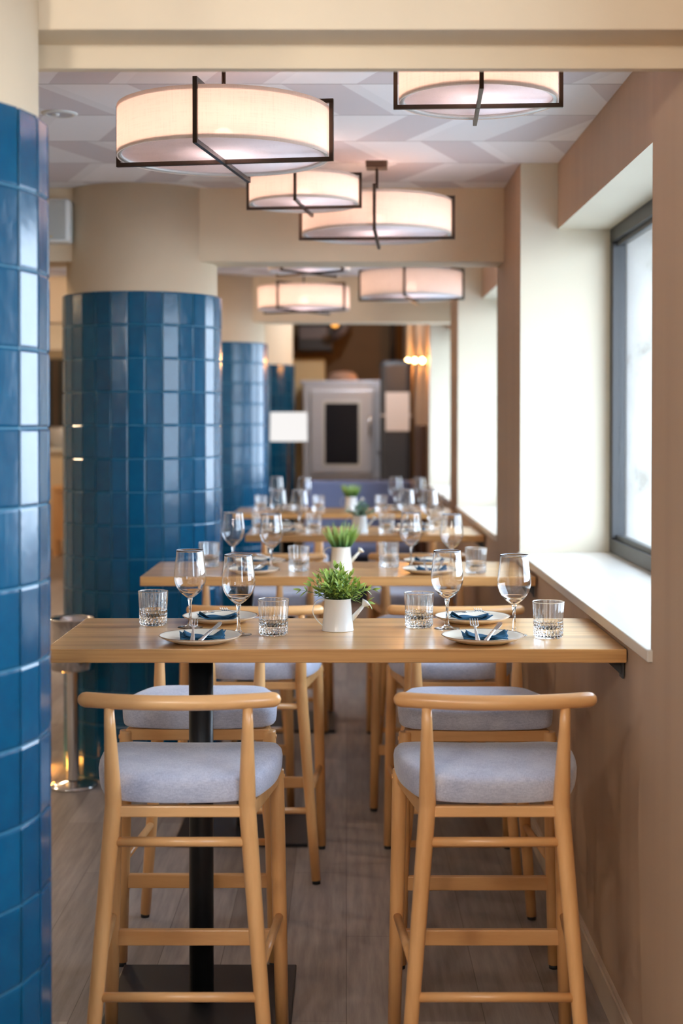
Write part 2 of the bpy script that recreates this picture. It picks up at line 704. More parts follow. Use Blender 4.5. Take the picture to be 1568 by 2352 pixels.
# ------------------------------------------------------------------ tiled pillars
rnd = random.Random(4)
NF, RT, TH, TTOP = 30, 0.352, 0.1445, 2.119
mb = MB()
tone = []
gap = 0.0028
for k in range(NF):
    a0 = 2 * PI * (k + 0.32) / NF
    a1 = 2 * PI * (k + 1.32) / NF
    p0 = Vector((RT * math.cos(a0), RT * math.sin(a0), 0))
    p1 = Vector((RT * math.cos(a1), RT * math.sin(a1), 0))
    t_ = (p1 - p0)
    L = t_.length
    t_ = t_ / L
    nn = Vector((t_.y, -t_.x, 0))
    z = TTOP
    while z > 0.01:
        zb = max(0.004, z - TH)
        tn = rnd.random()
        tilt = rnd.uniform(-1, 1) * 0.0003
        tilt2 = rnd.uniform(-1, 1) * 0.0003
        dx = rnd.uniform(-0.0006, 0.0006)
        us = [0, 0.035, 0.965, 1]
        vs = []
        for j in us:
            for i in us:
                u_ = gap / 2 + (L - gap) * i
                z_ = zb + gap / 2 + (z - zb - gap) * j
                e = (i in (0, 1)) or (j in (0, 1))
                h = 0.0048 if e else 0.0066 + tilt * (i - .5) * 2 + tilt2 * (j - .5) * 2 
                if e:
                    u_ += rnd.uniform(-.0004, .0004)
                p = p0 + t_ * (u_ + dx) + nn * h
                vs.append((p.x, p.y, z_))
                tone.append(tn)
        fs = [(j * 4 + i, j * 4 + i + 1, (j + 1) * 4 + i + 1, (j + 1) * 4 + i) for j in range(3) for i in range(3)]
        mb.add(vs, fs, False)
        z -= TH
mb.attr['tone'] = tone
pillar = MB().lathe([(0.0, 0), (0.338, 0), (0.338, CZ + 0.0), (0.0, CZ)], 96).build('pillar', M['cream'])
for p in pillar.data.polygons:
    p.use_smooth = abs(p.normal.z) < 0.5
tiles = mb.build('tile_cladding', M['tile'], pillar)
gb = MB().lathe([(0.336, 0.0), (RT + 0.0012, 0.0), (RT + 0.0012, TTOP - 0.002), (0.336, TTOP)], NF, smooth=False)
gr = gb.build('grout', M['grout'], pillar)
gr.rotation_euler.z = 2 * PI * 0.32 / NF
labels = ['blue tiled round pillar at the left edge of the view', 'blue tiled round pillar behind the nearest tables',
          'blue tiled pillar beyond the middle beam', 'farthest blue tiled pillar by the white lamp shade']
for i, y in enumerate((2.69, 6.47, 10.25, 14.03)):
    o = pillar if i == 0 else copy_tree(pillar)
    o.location = (-0.925, y, 0)
    if i == 3:
        o.location.x = -0.865
    struct(o, labels[i])


# ------------------------------------------------------------------ bar stool
def make_stool():
    t = empty('bar_stool')
    W = M['wood']
    # cushion
    out = []
    ctrl = [(0, -0.172), (0.09, -0.168), (0.145, -0.152), (0.175, -0.130), (0.194, -0.08), (0.214, 0.0), (0.221, 0.08), (0.222, 0.135), (0.212, 0.178),
            (0.185, 0.202), (0.12, 0.211), (0.0, 0.214)]
    full = ctrl + [(-x, y) for x, y in reversed(ctrl[1:-1])]
    # smooth by Catmull-Rom
    K = len(full)
    for i in range(K):
        p0, p1, p2, p3 = [Vector((*full[(i + q) % K], 0)) for q in (-1, 0, 1, 2)]
        for s_i in range(3):
            u = s_i / 3
            out.append(0.5 * ((2 * p1) + (p2 - p0) * u + (2 * p0 - 5 * p1 + 4 * p2 - p3) * u * u + (3 * p1 - p0 - 3 * p2 + p3) * u ** 3))
    prof = [(0.0, 0.0), (0.955, 0.0), (0.975, 0.001), (0.985, 0.004), (0.995, 0.018), (1.0, 0.033), (0.99, 0.045), (0.955, 0.0545), (0.87, 0.060), (0.7, 0.064), (0.45, 0.065), (0.2, 0.064), (0.0, 0.0635)]
    vs, fs = [], []
    n_ = len(out)
    for sc_, z in prof:
        for p in out:
            cx, cy_ = 0, 0.02
            x = cx + (p.x - cx) * max(sc_, 1e-4)
            y = cy_ + (p.y - cy_) * max(sc_, 1e-4)
            zz = 0.680 + z + (0.010 * (abs(x) / 0.22) ** 2.2 if z > 0.03 else 0.004 * (abs(x) / 0.22) ** 2)
            vs.append((x, y, zz))
    for i in range(len(prof) - 1):
        for k in range(n_):
            fs.append((i * n_ + k, i * n_ + (k + 1) % n_, (i + 1) * n_ + (k + 1) % n_, (i + 1) * n_ + k))
    mb = MB()
    mb.add(vs, fs, True)
    mb.build('seat_cushion', M['linen'], t)

    def rear(sx, z):   # centre line of the rear leg
        if z <= 0.672:
            u = z / 0.672
            return Vector((sx * (0.2075 - 0.054 * u), -0.205 + 0.052 * u, z))
        u = (z - 0.672) / 0.235
        return Vector((sx * (0.1535 + 0.004 * u), -0.153 - 0.035 * u, z))

    def front(sx, z):
        u = z / 0.675
        return Vector((sx * (0.218 - 0.014 * u), 0.195 - 0.008 * u, z))
    for sx in (-1, 1):
        mb = MB()
        zs = [0.012, 0.2, 0.45, 0.60, 0.665, 0.672, 0.68, 0.75, 0.85, 0.912]
        rs = [0.0158, 0.0172, 0.0187, 0.0196, 0.0200, 0.0200, 0.0198, 0.0178, 0.0135, 0.0108]
        mb.tube([rear(sx, z) for z in zs], rs, 18)
        lg = mb.build('leg', W, t)
        MB().tube([rear(sx, 0.0), rear(sx, 0.013)], 0.0135, 14).build('foot_cap', M['rubber'], lg)
        mb = MB()
        mb.tube([front(sx, 0.012), front(sx, 0.3), front(sx, 0.668), front(sx, 0.6735)], [0.0165, 0.0185, 0.0190, 0.0178], 18)
        lg = mb.build('leg', W, t)
        MB().tube([front(sx, 0.0), front(sx, 0.013)], 0.0135, 14).build('foot_cap', M['rubber'], lg)
        # side rail and side stretcher
        a, b = rear(sx, 0.655), front(sx, 0.655)
        MB().bar(a, b, 0.018, 0.034, 0.003).build('seat_rail', W, t)
        a, b = rear(sx, 0.30), front(sx, 0.30)
        MB().tube([a, b], 0.0105, 14).build('stretcher', M['wood'], t)
        # dowel cap on the outer side of the front leg
        f = front(sx, 0.655)
        MB().tube([f + Vector((sx * 0.016, 0, 0)), f + Vector((sx * 0.021, 0, 0))], 0.006, 12).build('screw_cap', W, t)
    # back rail, gently bowed
    pts = []
    for i in range(15):
        u = -1 + 2 * i / 14
        pts.append((u * 0.2135, -0.210 + 0.042 * abs(u) ** 2.0, 0.919))
    mb = MB()
    mb.tube(pts, [0.0190] * 15, 20, ellipse=0.92, rnd=True)
    mb.build('backrest', M['woodx'], t)
    MB().bar(front(-1, 0.662), front(1, 0.662), 0.018, 0.032, 0.003).build('seat_rail', M['woodx'], t)
    a, b = rear(-1, 0.660), rear(1, 0.660)
    MB().bar(a, b, 0.018, 0.026, 0.003).build('seat_rail', M['woodx'], t)
    MB().tube([rear(-1, 0.590), rear(1, 0.590)], 0.0112, 14).build('stretcher', M['woodx'], t)
    MB().tube([rear(-1, 0.242), rear(1, 0.242)], 0.0112, 14).build('stretcher', M['woodx'], t)
    MB().bar(front(-1, 0.243), front(1, 0.243), 0.018, 0.040, 0.003).build('footrest', M['woodx'], t)
    return t


# table data: name, depth of the front edge, left and right ends
TD = 0.56
TZ = 0.994
TABLES = [(3.49, -0.742, 0.690), (5.14, -0.747, 0.686), (7.06, -0.502, 0.686), (8.78, -0.70, 0.686)]
TNAME = ['nearest table', 'second table', 'third table', 'farthest table']

stool0 = make_stool()
STOOLS = [
    # x, y(origin), rot, label
    (-0.381, 3.405, 0, 'wooden bar stool with grey seat, front left, its back to us before the table post'),
    (0.340, 3.405, 0, 'wooden bar stool with bluish grey seat, front right, nearest stool beside the tan wall'),
    (-0.424, 4.235, PI, 'bar stool facing us across the nearest table, left, behind the black table post'),
    (0.372, 4.215, PI, 'bar stool facing us across the nearest table, right, by the tan wall'),
    (-0.308, 4.965, 0, 'bar stool with its back to us at the second table, left side'),
    (0.370, 4.965, 0, 'bar stool with its back to us at the second table, right side near the wall'),
    (-0.44, 5.86, PI, 'bar stool facing us behind the second table, left, close to the blue pillar'),
    (0.328, 5.86, PI, 'bar stool facing us behind the second table, right'),
    (-0.325, 6.89, 0, 'bar stool with its back to us at the third table, left'),
    (0.335, 6.89, 0, 'bar stool with its back to us at the third table, right'),
    (-0.30, 7.80, PI, 'bar stool facing us behind the third table, left'),
    (0.34, 7.80, PI, 'bar stool facing us behind the third table, right'),
    (-0.33, 8.60, 0, 'bar stool with its back to us at the farthest table, left'),
    (0.36, 8.60, 0, 'bar stool with its back to us at the farthest table, right'),
]
for i, (x, y, r_, lab) in enumerate(STOOLS):
    o = stool0 if i == 0 else copy_tree(stool0)
    o.location = (x, y, 0)
    o.rotation_euler.z = r_
    tag(o, lab, 'stool', 'beech bar stools with grey seats')

# ------------------------------------------------------------------ tables
for i, (yf, xa, xb) in enumerate(TABLES):
    t = empty('bar_table', (0, yf + TD / 2, 0))
    tag(t, ['nearest long oak table on a black post, fixed to the wall under the sill',
            'second long oak table, its left end against the blue pillar',
            'third oak table, shorter, level with the second window',
            'farthest oak table in front of the blue bench'][i], 'table', 'oak bar tables along the window wall')
    th = 0.034
    tp = MB().b2(xa, xb, -TD / 2, TD / 2, TZ - th, TZ, 0.0025).build('table_top', M['top'], t)
    px = -0.386 if i != 2 else -0.30
    MB().lathe([(0.0, 0.012), (0.0325, 0.012), (0.0325, TZ - th - 0.006), (0.0, TZ - th - 0.006)], 28, (px, 0, 0)).build('post', M['black'], t)
    MB().b2(px - 0.245, px + 0.245, -0.245, 0.245, 0.0, 0.013, 0.003).build('base_plate', M['plate_metal'], t)
    MB().b2(px - 0.12, px + 0.12, -0.12, 0.12, TZ - th - 0.008, TZ - th, 0.001).build('mounting_plate', M['black'], t)
    # steel angle bracket at the wall end
    mb = MB()
    for yy in (-TD / 2 + 0.055, TD / 2 - 0.055):
        vs = [(xb - 0.045, yy - 0.003, TZ - th), (xb, yy - 0.003, TZ - th), (xb, yy - 0.003, TZ - th - 0.042),
              (xb - 0.045, yy + 0.003, TZ - th), (xb, yy + 0.003, TZ - th), (xb, yy + 0.003, TZ - th - 0.042)]
        mb.add(vs, [(0, 1, 2), (5, 4, 3), (0, 3, 4, 1), (1, 4, 5, 2), (2, 5, 3, 0)])
        mb.b2(xb - 0.004, xb, yy - 0.02, yy + 0.02, TZ - th - 0.045, TZ - th)
        mb.b2(xb - 0.05, xb, yy - 0.02, yy + 0.02, TZ - th - 0.004, TZ - th)
        MBK = mb
    mb.build('wall_bracket', M['frame'], t)


# ------------------------------------------------------------------ tableware prototypes
def make_wine():
    t = empty('wine_glass')
    prof = [(0.0045, 0.080), (0.010, 0.0825), (0.020, 0.090), (0.031, 0.1015), (0.039, 0.1145), (0.0432, 0.128), (0.0440, 0.138), (0.0432, 0.152), (0.0408, 0.172), (0.0382, 0.194), (0.0366, 0.211)]
    # smooth profile
    pp = []
    for i in range(len(prof) - 1):
        a, b = prof[max(0, i - 1)], prof[i]
        c, d = prof[i + 1], prof[min(len(prof) - 1, i + 2)]
        for s_i in range(3):
            u = s_i / 3
            pp.append(tuple(0.5 * ((2 * b[q]) + (c[q] - a[q]) * u + (2 * a[q] - 5 * b[q] + 4 * c[q] - d[q]) * u * u + (3 * b[q] - a[q] - 3 * c[q] + d[q]) * u ** 3) for q in (0, 1)))
    pp.append(prof[-1])
    inn = [(max(0.0, q - 0.0006), z + (0.0014 if z < 0.1 else 0.0)) for q, z in reversed(pp)]
    MB().lathe([(0.0, pp[0][1])] + pp + inn + [(0.0, inn[-1][1])], 64).build('bowl', M['glass'], t)
    MB().lathe([(0.0359, 0.2108), (0.0364, 0.2117), (0.0369, 0.2108), (0.0364, 0.2101), (0.0359, 0.2108)], 64).build('rim', M['rim'], t)  # whitish ring over the clear rim, a glint put into the colour
    MB().lathe([(0, 0.0798), (0.0070, 0.0798), (0.0060, 0.074), (0.0042, 0.065), (0.0037, 0.045), (0.0040, 0.026), (0.0055, 0.015), (0.009, 0.0085), (0, 0.0085)], 32).build('stem', M['glass'], t)
    MB().lathe([(0.0, 0.0095), (0.007, 0.0088), (0.012, 0.0058), (0.022, 0.0030), (0.0335, 0.0016), (0.035, 0.0008), (0.0345, 0.0), (0.0, 0.0003)], 48).build('foot', M['glass'], t)
    return t


def make_tumbler():
    t = empty('tumbler')

    def cut(a, r, z):
        if 0.004 < z < 0.040:
            q = a * 24 / (2 * PI)
            v_ = z / 0.009
            d = abs(((q + v_) % 2) - 1) + abs(((q - v_) % 2) - 1)
            return r * (1 - 0.065 * abs(d - 1))
        return r
    outer = [(0.0, 0.0), (0.030, 0.0), (0.0335, 0.0015)] + [(0.0378 + 0.0008 * i / 8, 0.006 + 0.0042 * i) for i in range(8)]
    outer += [(0.0388, 0.039), (0.0384, 0.0425), (0.0378, 0.0445), (0.0366, 0.0445), (0.035, 0.037), (0.0305, 0.029), (0.022, 0.0245), (0.0, 0.023)]
    MB().lathe(outer, 96, fn=cut, smooth=False).build('cut_base', M['glass'], t, weld=True)

    def flute(a, r, z):
        return r * (1 - 0.022 * abs(math.sin(a * 13)))
    MB().lathe([(0.0378, 0.0445), (0.0384, 0.052), (0.0398, 0.072), (0.0410, 0.0935)], 208, fn=flute).build('fluted_wall', M['fluted'], t)
    MB().lathe([(0.0398, 0.0930), (0.0400, 0.0944), (0.0408, 0.0950), (0.0415, 0.0944), (0.0414, 0.0930), (0.0398, 0.0930)], 72).build('rim', M['glass'], t)
    return t


def make_plate():
    t = empty('dinner_plate')
    prof = [(0.0, 0.003), (0.058, 0.0), (0.062, 0.0), (0.070, 0.003), (0.088, 0.0085), (0.100, 0.0145), (0.1045, 0.0185)]
    top = [(0.1025, 0.0188), (0.096, 0.0165), (0.086, 0.0118), (0.074, 0.0075), (0.060, 0.0062), (0.0, 0.006)]
    MB().lathe(prof + [(0.1040, 0.0182)] + top, 72).build('dish', M['plate'], t)
    MB().lathe([(0.1022, 0.0187), (0.1034, 0.0197), (0.1050, 0.0192), (0.1052, 0.0182), (0.1042, 0.0178), (0.1022, 0.0187)], 72).build('glazed_rim', M['plate_rim'], t)
    return t


def make_napkin():
    # folded cloth strip, its ends lifting, in two stacked layers
    mb = MB()
    for L in range(3):
        nx, ny = 22, 8
        vs, fs = [], []
        wx = 0.056 - L * 0.003
        wy = 0.026 - L * 0.004
        for j in range(ny + 1):
            for i in range(nx + 1):
                u = -1 + 2 * i / nx
                v = -1 + 2 * j / ny
                lift = 0.007 * max(0, abs(u) - 0.45) ** 1.3 / 0.46 * (1 + 0.6 * v)
                z = 0.002 + L * 0.0032 + lift + 0.0018 * math.sin(u * 5 + L + v * 1.3) * (0.4 + 0.6 * abs(v)) + (0.006 * max(0, abs(u) - 0.55) if v > 0.2 else 0)
                vs.append((u * wx + 0.004 * v * (1 if L % 2 else -1) + 0.003 * L, v * wy * (1 + 0.25 * u * (1 if L % 2 else -1)), z + 0.0012))
        o = len(vs)
        vs += [(x, y, z - 0.0016) for x, y, z in vs]
        W_ = nx + 1
        for j in range(ny):
            for i in range(nx):
                q = (j * W_ + i, j * W_ + i + 1, (j + 1) * W_ + i + 1, (j + 1) * W_ + i)
                fs.append(q)
                fs.append(tuple(o + k for k in reversed(q)))
        for i in range(nx):
            fs.append((i, o + i, o + i + 1, i + 1))
            a = ny * W_ + i
            fs.append((a + 1, o + a + 1, o + a, a))
        for j in range(ny):
            a = j * W_
            fs.append((a, a + W_, o + a + W_, o + a))
            a = j * W_ + nx
            fs.append((a + W_, a, o + a, o + a + W_))
        mb.add(vs, fs, True)
    return mb.build('napkin', M['napkin'])


def strip(mb, pts, n=8):
    """pts: (y, z, halfwidth, thickness) ; a rounded metal strip along y"""
    vs, fs = [], []
    for y, z, w_, th in pts:
        for k in range(n):
            a = 2 * PI * k / n
            vs.append((w_ * math.cos(a), y, z + th * math.sin(a)))
    for i in range(len(pts) - 1):
        for k in range(n):
            fs.append((i * n + k, i * n + (k + 1) % n, (i + 1) * n + (k + 1) % n, (i + 1) * n + k))
    fs.append(tuple(reversed(range(n))))
    fs.append(tuple((len(pts) - 1) * n + k for k in range(n)))
    mb.add(vs, fs, True)


def make_fork():
    t = empty('fork')
    mb = MB()
    strip(mb, [(-0.082, 0.0, 0.004, 0.001), (-0.078, 0.0002, 0.0065, 0.0016), (-0.05, 0.001, 0.0055, 0.0016), (0.0, 0.004, 0.003, 0.0018), (0.026, 0.006, 0.003, 0.0018), (0.036, 0.0055, 0.0085, 0.0011), (0.044, 0.005, 0.0112, 0.0009)])
    mb.build('handle', M['cutlery'], t)
    mb = MB()
    for k in range(4):
        x = -0.0095 + 0.00633 * k
        mb.tube([(x * 1.0, 0.042, 0.005), (x, 0.052, 0.0045), (x, 0.07, 0.007), (x, 0.084, 0.0118)], [0.0017, 0.0017, 0.0015, 0.0009], 6)
    mb.build('tines', M['cutlery'], t)
    return t


def make_knife():
    t = empty('knife')
    mb = MB()
    strip(mb, [(-0.084, 0.002, 0.0045, 0.0022), (-0.078, 0.002, 0.0068, 0.003), (-0.04, 0.002, 0.0055, 0.003), (0.01, 0.002, 0.0048, 0.0028), (0.016, 0.002, 0.003, 0.002)])
    mb.build('handle', M['cutlery'], t)
    mb = MB()
    out = [(-0.003, 0.015), (0.005, 0.018), (0.0085, 0.030), (0.009, 0.060), (0.006, 0.078), (-0.001, 0.089), (-0.0045, 0.080), (-0.0045, 0.03)]
    k = len(out)
    vs = [(x, y, 0.0028) for x, y in out] + [(x, y, 0.0014) for x, y in out]
    fs = [tuple(range(k)), tuple(reversed(range(k, 2 * k)))] + [(i, i + k, (i + 1) % k + k, (i + 1) % k) for i in range(k)]
    mb.add(vs, fs)
    mb.build('blade', M['cutlery'], t)
    return t


def leafquad(mb, al, base, d, up, L, wd, curl, seg=5, a0=0.0, fold=0.25):
    """a lance shaped leaf, V-folded along its midrib"""
    d = Vector(d).normalized()
    side = d.cross(Vector(up)).normalized()
    nrm = side.cross(d).normalized()
    vs = []
    for i in range(seg + 1):
        u = i / seg
        wv_ = wd * math.sin(PI * min(1, (u * 0.93 + 0.05)) ** 0.8) * 1.0
        p = Vector(base) + d * (L * u) + nrm * (-curl * u * u)
        vs += [p - side * wv_ + nrm * (wv_ * fold), p, p + side * wv_ + nrm * (wv_ * fold)]
        al += [a0 + (1 - a0) * u] * 3
    fs = []
    for i in range(seg):
        a = i * 3
        fs += [(a, a + 1, a + 4, a + 3), (a + 1, a + 2, a + 5, a + 4)]
    mb.add(vs, fs, True)


def can_body(mat_, spout_right=True, scale=1.0):
    t = empty('watering_can_planter')
    hgt = 0.086
    prof = [(0.0, 0.001), (0.041, 0.001), (0.0428, 0.0), (0.0430, 0.002), (0.0420, 0.004), (0.0352, hgt - 0.002), (0.0362, hgt - 0.001), (0.0362, hgt), (0.0350, hgt), (0.0345, hgt - 0.003), (0.0410, 0.004), (0.0, 0.004)]
    MB().lathe(prof, 64).build('body', mat_, t)
    # strap handle, left
    pts = [(-0.034, 0, 0.082), (-0.046, 0, 0.0835), (-0.058, 0, 0.077), (-0.0655, 0, 0.062), (-0.066, 0, 0.046), (-0.058, 0, 0.031), (-0.048, 0, 0.020), (-0.0395, 0, 0.013)]
    pp = []
    for i in range(len(pts) - 1):
        a, b, c, d = [Vector(pts[min(max(i + q, 0), len(pts) - 1)]) for q in (-1, 0, 1, 2)]
        for s_i in range(4):
            u = s_i / 4
            pp.append(0.5 * ((2 * b) + (c - a) * u + (2 * a - 5 * b + 4 * c - d) * u * u + (3 * b - a - 3 * c + d) * u ** 3))
    pp.append(Vector(pts[-1]))
    mb = MB()
    vs, fs = [], []
    for i, p in enumerate(pp):
        a, b = pp[max(0, i - 1)], pp[min(len(pp) - 1, i + 1)]
        tg = (b - a).normalized()
        nr = Vector((0, 1, 0)).cross(tg)
        for sx, sn in ((-1, 1), (1, 1), (1, -1), (-1, -1)):
            vs.append(p + Vector((0, sx * 0.0055, 0)) + nr * (sn * 0.0009))
    for i in range(len(pp) - 1):
        for k in range(4):
            fs.append((i * 4 + k, i * 4 + (k + 1) % 4, (i + 1) * 4 + (k + 1) % 4, (i + 1) * 4 + k))
    mb.add(vs, fs, False)
    mb.build('handle', mat_, t)
    # spout, right
    mb = MB()
    mb.tube([(0.038, 0, 0.030), (0.055, 0, 0.050), (0.069, 0, 0.0665)], [0.0075, 0.0055, 0.0045], 18)
    sp_ = mb.build('spout', mat_, t)
    d = Vector((0.66, 0, 0.75)).normalized()
    q = d.to_track_quat('Z', 'X').to_matrix().to_4x4()
    mb = MB().lathe([(0.0045, 0.0), (0.0060, 0.002), (0.0135, 0.012), (0.0142, 0.0135), (0.0, 0.017)], 28)
    mt = Matrix.Translation((0.0685, 0, 0.066)) @ q
    mb.v = [tuple(mt @ Vector(p)) for p in mb.v]
    mb.build('rose', mat_, sp_)
    MB().lathe([(0.0, 0.079), (0.0347, 0.079)], 32).build('soil', M['dark'], t)
    return t


def plant_sprigs(t, rnd, nst=40, mt='leaf', spread=0.9, leafL=0.023, leafW=0.0038, hmin=0.045, hmax=0.098, extra=True):
    mb, al = MB(), []
    sb = MB()
    specs = []
    for k in range(nst):
        a = rnd.uniform(0, 2 * PI)
        lean = rnd.uniform(0.05, 1.0)
        specs.append((a, lean, rnd.uniform(hmin, hmax) * (1.0 - 0.25 * lean)))
    if extra:
        specs += [(PI * 0.97, 1.75, 0.072), (PI * 1.05, 1.25, 0.072), (0.05, 1.75, 0.075), (-0.2, 1.4, 0.062), (0.1, 2.2, 0.035)]
    for a, lean, L in specs:
        base = Vector((0.026 * min(1, lean) * math.cos(a) * rnd.uniform(.4, 1), 0.026 * min(1, lean) * math.sin(a) * rnd.uniform(.4, 1), 0.078))
        d = Vector((math.cos(a) * lean * 0.75 * spread, math.sin(a) * lean * 0.75 * spread, 1)).normalized()
        out = Vector((math.cos(a), math.sin(a), 0))
        P = []
        for i in range(7):
            u = i / 6
            P.append(base + d * (L * u) + out * (0.012 * lean * u * u) + Vector((0, 0, -0.010 * lean * u * u)))
        sb.tube(P, [0.0008, 0.0008, 0.0007, 0.0007, 0.0006, 0.0005, 0.0004], 5)
        for i in range(1, 7):
            for sgn_ in (-1, 1):
                if rnd.random() < 0.08:
                    continue
                tg = (P[i] - P[i - 1]).normalized()
                sd = tg.cross(Vector((rnd.uniform(-1, 1), rnd.uniform(-1, 1), 0.3))).normalized() * sgn_
                ld = (tg * rnd.uniform(0.5, 0.9) + sd * rnd.uniform(0.5, 1.0)).normalized()
                LL = leafL * rnd.uniform(0.75, 1.2)
                up = Vector((rnd.uniform(-.5, .5), rnd.uniform(-.5, .5), 1))
                leafquad(mb, al, P[i], ld, up, LL, leafW * rnd.uniform(0.8, 1.2), rnd.uniform(-0.001, 0.005), a0=rnd.uniform(0.0, 0.25) + (0.2 if i > 4 else 0))
        leafquad(mb, al, P[6], (P[6] - P[5]), Vector((0.3, -1, 0.4)), leafL, leafW, 0.002, a0=0.3)
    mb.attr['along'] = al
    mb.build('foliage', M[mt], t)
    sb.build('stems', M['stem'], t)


def plant_grass(t, rnd, nb=130, Lmin=0.045, Lmax=0.088):
    mb, al = MB(), []
    for k in range(nb):
        a = rnd.uniform(0, 2 * PI)
        r = 0.030 * math.sqrt(rnd.random())
        base = Vector((r * math.cos(a), r * math.sin(a), 0.078))
        lean = r / 0.03 * 0.5 + rnd.uniform(-0.05, 0.22)
        d = Vector((math.cos(a) * lean, math.sin(a) * lean, 1)).normalized()
        L = rnd.uniform(Lmin, Lmax)
        leafquad(mb, al, base, d, Vector((math.cos(a + 1.57 * rnd.random()), math.sin(a + 1.57 * rnd.random()), 0.25)), L, rnd.uniform(0.0018, 0.0032), rnd.uniform(0.0, 0.012), seg=6, fold=0.3)
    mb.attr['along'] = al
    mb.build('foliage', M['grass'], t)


wine0 = make_wine()
tumb0 = make_tumbler()
plate0 = make_plate()
nap0 = make_napkin()
fork0 = make_fork()
knife0 = make_knife()
used = set()


def place(proto, x, y, z, rz, label, cat, group, rx=0.0):
    if proto.name in used:
        o = copy_tree(proto)
    else:
        o = proto
        used.add(proto.name)
    o.location = (x, y, z)
    o.rotation_euler = (rx, 0, rz)
    tag(o, label, cat, group)
    return o


# settings per table, depths given from the table's front edge
LAY = [
    dict(wine=[(-0.425, .375), (-0.283, .241), (0.273, .355), (0.440, .233)],
         tumb=[(-0.531, .415), (-0.191, .233), (0.198, .375), (0.523, .185)],
         plate=[(-0.371, .117), (-0.353, .485), (0.347, .117), (0.352, .478)], can=(-0.023, .320)),
    dict(wine=[(-0.438, .36), (-0.285, .26), (0.250, .345), (0.400, .25)],
         tumb=[(-0.529, .35), (-0.178, .19), (0.164, .33), (0.480, .12)],
         plate=[(-0.351, .125), (-0.345, .462), (0.310, .13), (0.330, .462)], can=(-0.020, .26)),
    dict(wine=[(-0.355, .33), (-0.240, .25), (0.310, .33), (0.425, .24)],
         tumb=[(-0.44, .17), (-0.165, .13), (0.205, .15), (0.47, .36)],
         plate=[(-0.32, .115), (-0.33, .477), (0.335, .115), (0.37, .463)], can=(0.068, .16)),
    dict(wine=[(-0.45, .355), (-0.268, .26), (0.315, .33), (0.462, .25)],
         tumb=[(-0.545, .3), (-0.178, .3), (0.222, .3), (0.585, .3)],
         plate=[(-0.36, .115), (-0.36, .47), (0.36, .115), (0.37, .47)], can=(0.030, .30)),
]
WPOS = ['far left', 'near left', 'far middle', 'rightmost']
SEAT = ['near left', 'far left', 'near right', 'far right']
TPOS = ['leftmost', 'left of the watering can', 'right of the watering can', 'rightmost']
rj = random.Random(11)
for ti, (yf, xa, xb) in enumerate(TABLES):
    L = LAY[ti]
    tn = TNAME[ti]
    for k, (x, dy) in enumerate(L['wine']):
        place(wine0, x, yf + dy, TZ, rj.uniform(0, 6), 'empty stemmed wine glass on the %s, %s of its four' % (tn, ['leftmost', 'second from left', 'third from left', 'rightmost'][k]),
              'wine glass', 'wine glasses on the tables')
    for k, (x, dy) in enumerate(L['tumb']):
        place(tumb0, x, yf + dy, TZ, rj.uniform(0, 6), 'cut crystal water tumbler on the %s, %s' % (tn, TPOS[k]), 'tumbler', 'crystal tumblers on the tables')
    for k, (x, dy) in enumerate(L['plate']):
        far = k in (1, 3)
        r_ = (PI if far else 0) + rj.uniform(-0.1, 0.1)
        y = yf + dy
        place(plate0, x, y, TZ, r_, 'cream plate with brown rim on the %s, %s place' % (tn, SEAT[k]), 'plate', 'cream plates on the tables')
        q = Matrix.Rotation(r_, 3, 'Z')
        zt = TZ + 0.0065
        p = Vector((x, y, 0)) + q @ Vector((0.004, 0.0, 0))
        place(nap0, p.x, p.y, zt, r_, 'folded petrol blue napkin on the %s plate of the %s' % (SEAT[k], tn), 'napkin', 'blue napkins on the plates')
        if far:
            fx, kx = -0.030, 0.022
        else:
            fx, kx = -0.018, 0.026
        p = Vector((x, y, 0)) + q @ Vector((fx, -0.004, 0))
        place(fork0, p.x, p.y, zt + 0.019, r_ + (0.06 if not far else -0.25), 'steel fork resting on the napkin of the %s place, %s' % (SEAT[k], tn), 'fork', 'forks on the napkins', rx=R(8))
        p = Vector((x, y, 0)) + q @ Vector((kx, -0.004, 0))
        place(knife0, p.x, p.y, zt + 0.019, r_ - (0.25 if not far else -0.3), 'steel knife resting on the napkin of the %s place, %s' % (SEAT[k], tn), 'knife', 'knives on the napkins', rx=R(8))
    cx, cyy = L['can']
    t = can_body(M['enamel'] if ti != 1 else M['enamel_cream'])
    rr = random.Random(30 + ti)
    if ti == 0:
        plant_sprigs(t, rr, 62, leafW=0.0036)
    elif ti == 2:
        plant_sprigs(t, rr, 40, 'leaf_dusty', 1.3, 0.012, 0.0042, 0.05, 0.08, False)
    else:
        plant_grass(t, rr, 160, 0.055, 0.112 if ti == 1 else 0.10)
    t.location = (cx, yf + cyy, TZ)
    tag(t, ['white enamel watering can with leafy green sprigs on the nearest table', 'cream watering can with upright grass on the second table',
            'white watering can with dusty green leaves on the third table', 'white watering can with short grass on the farthest table'][ti],
        'planter', 'watering can planters on the tables')


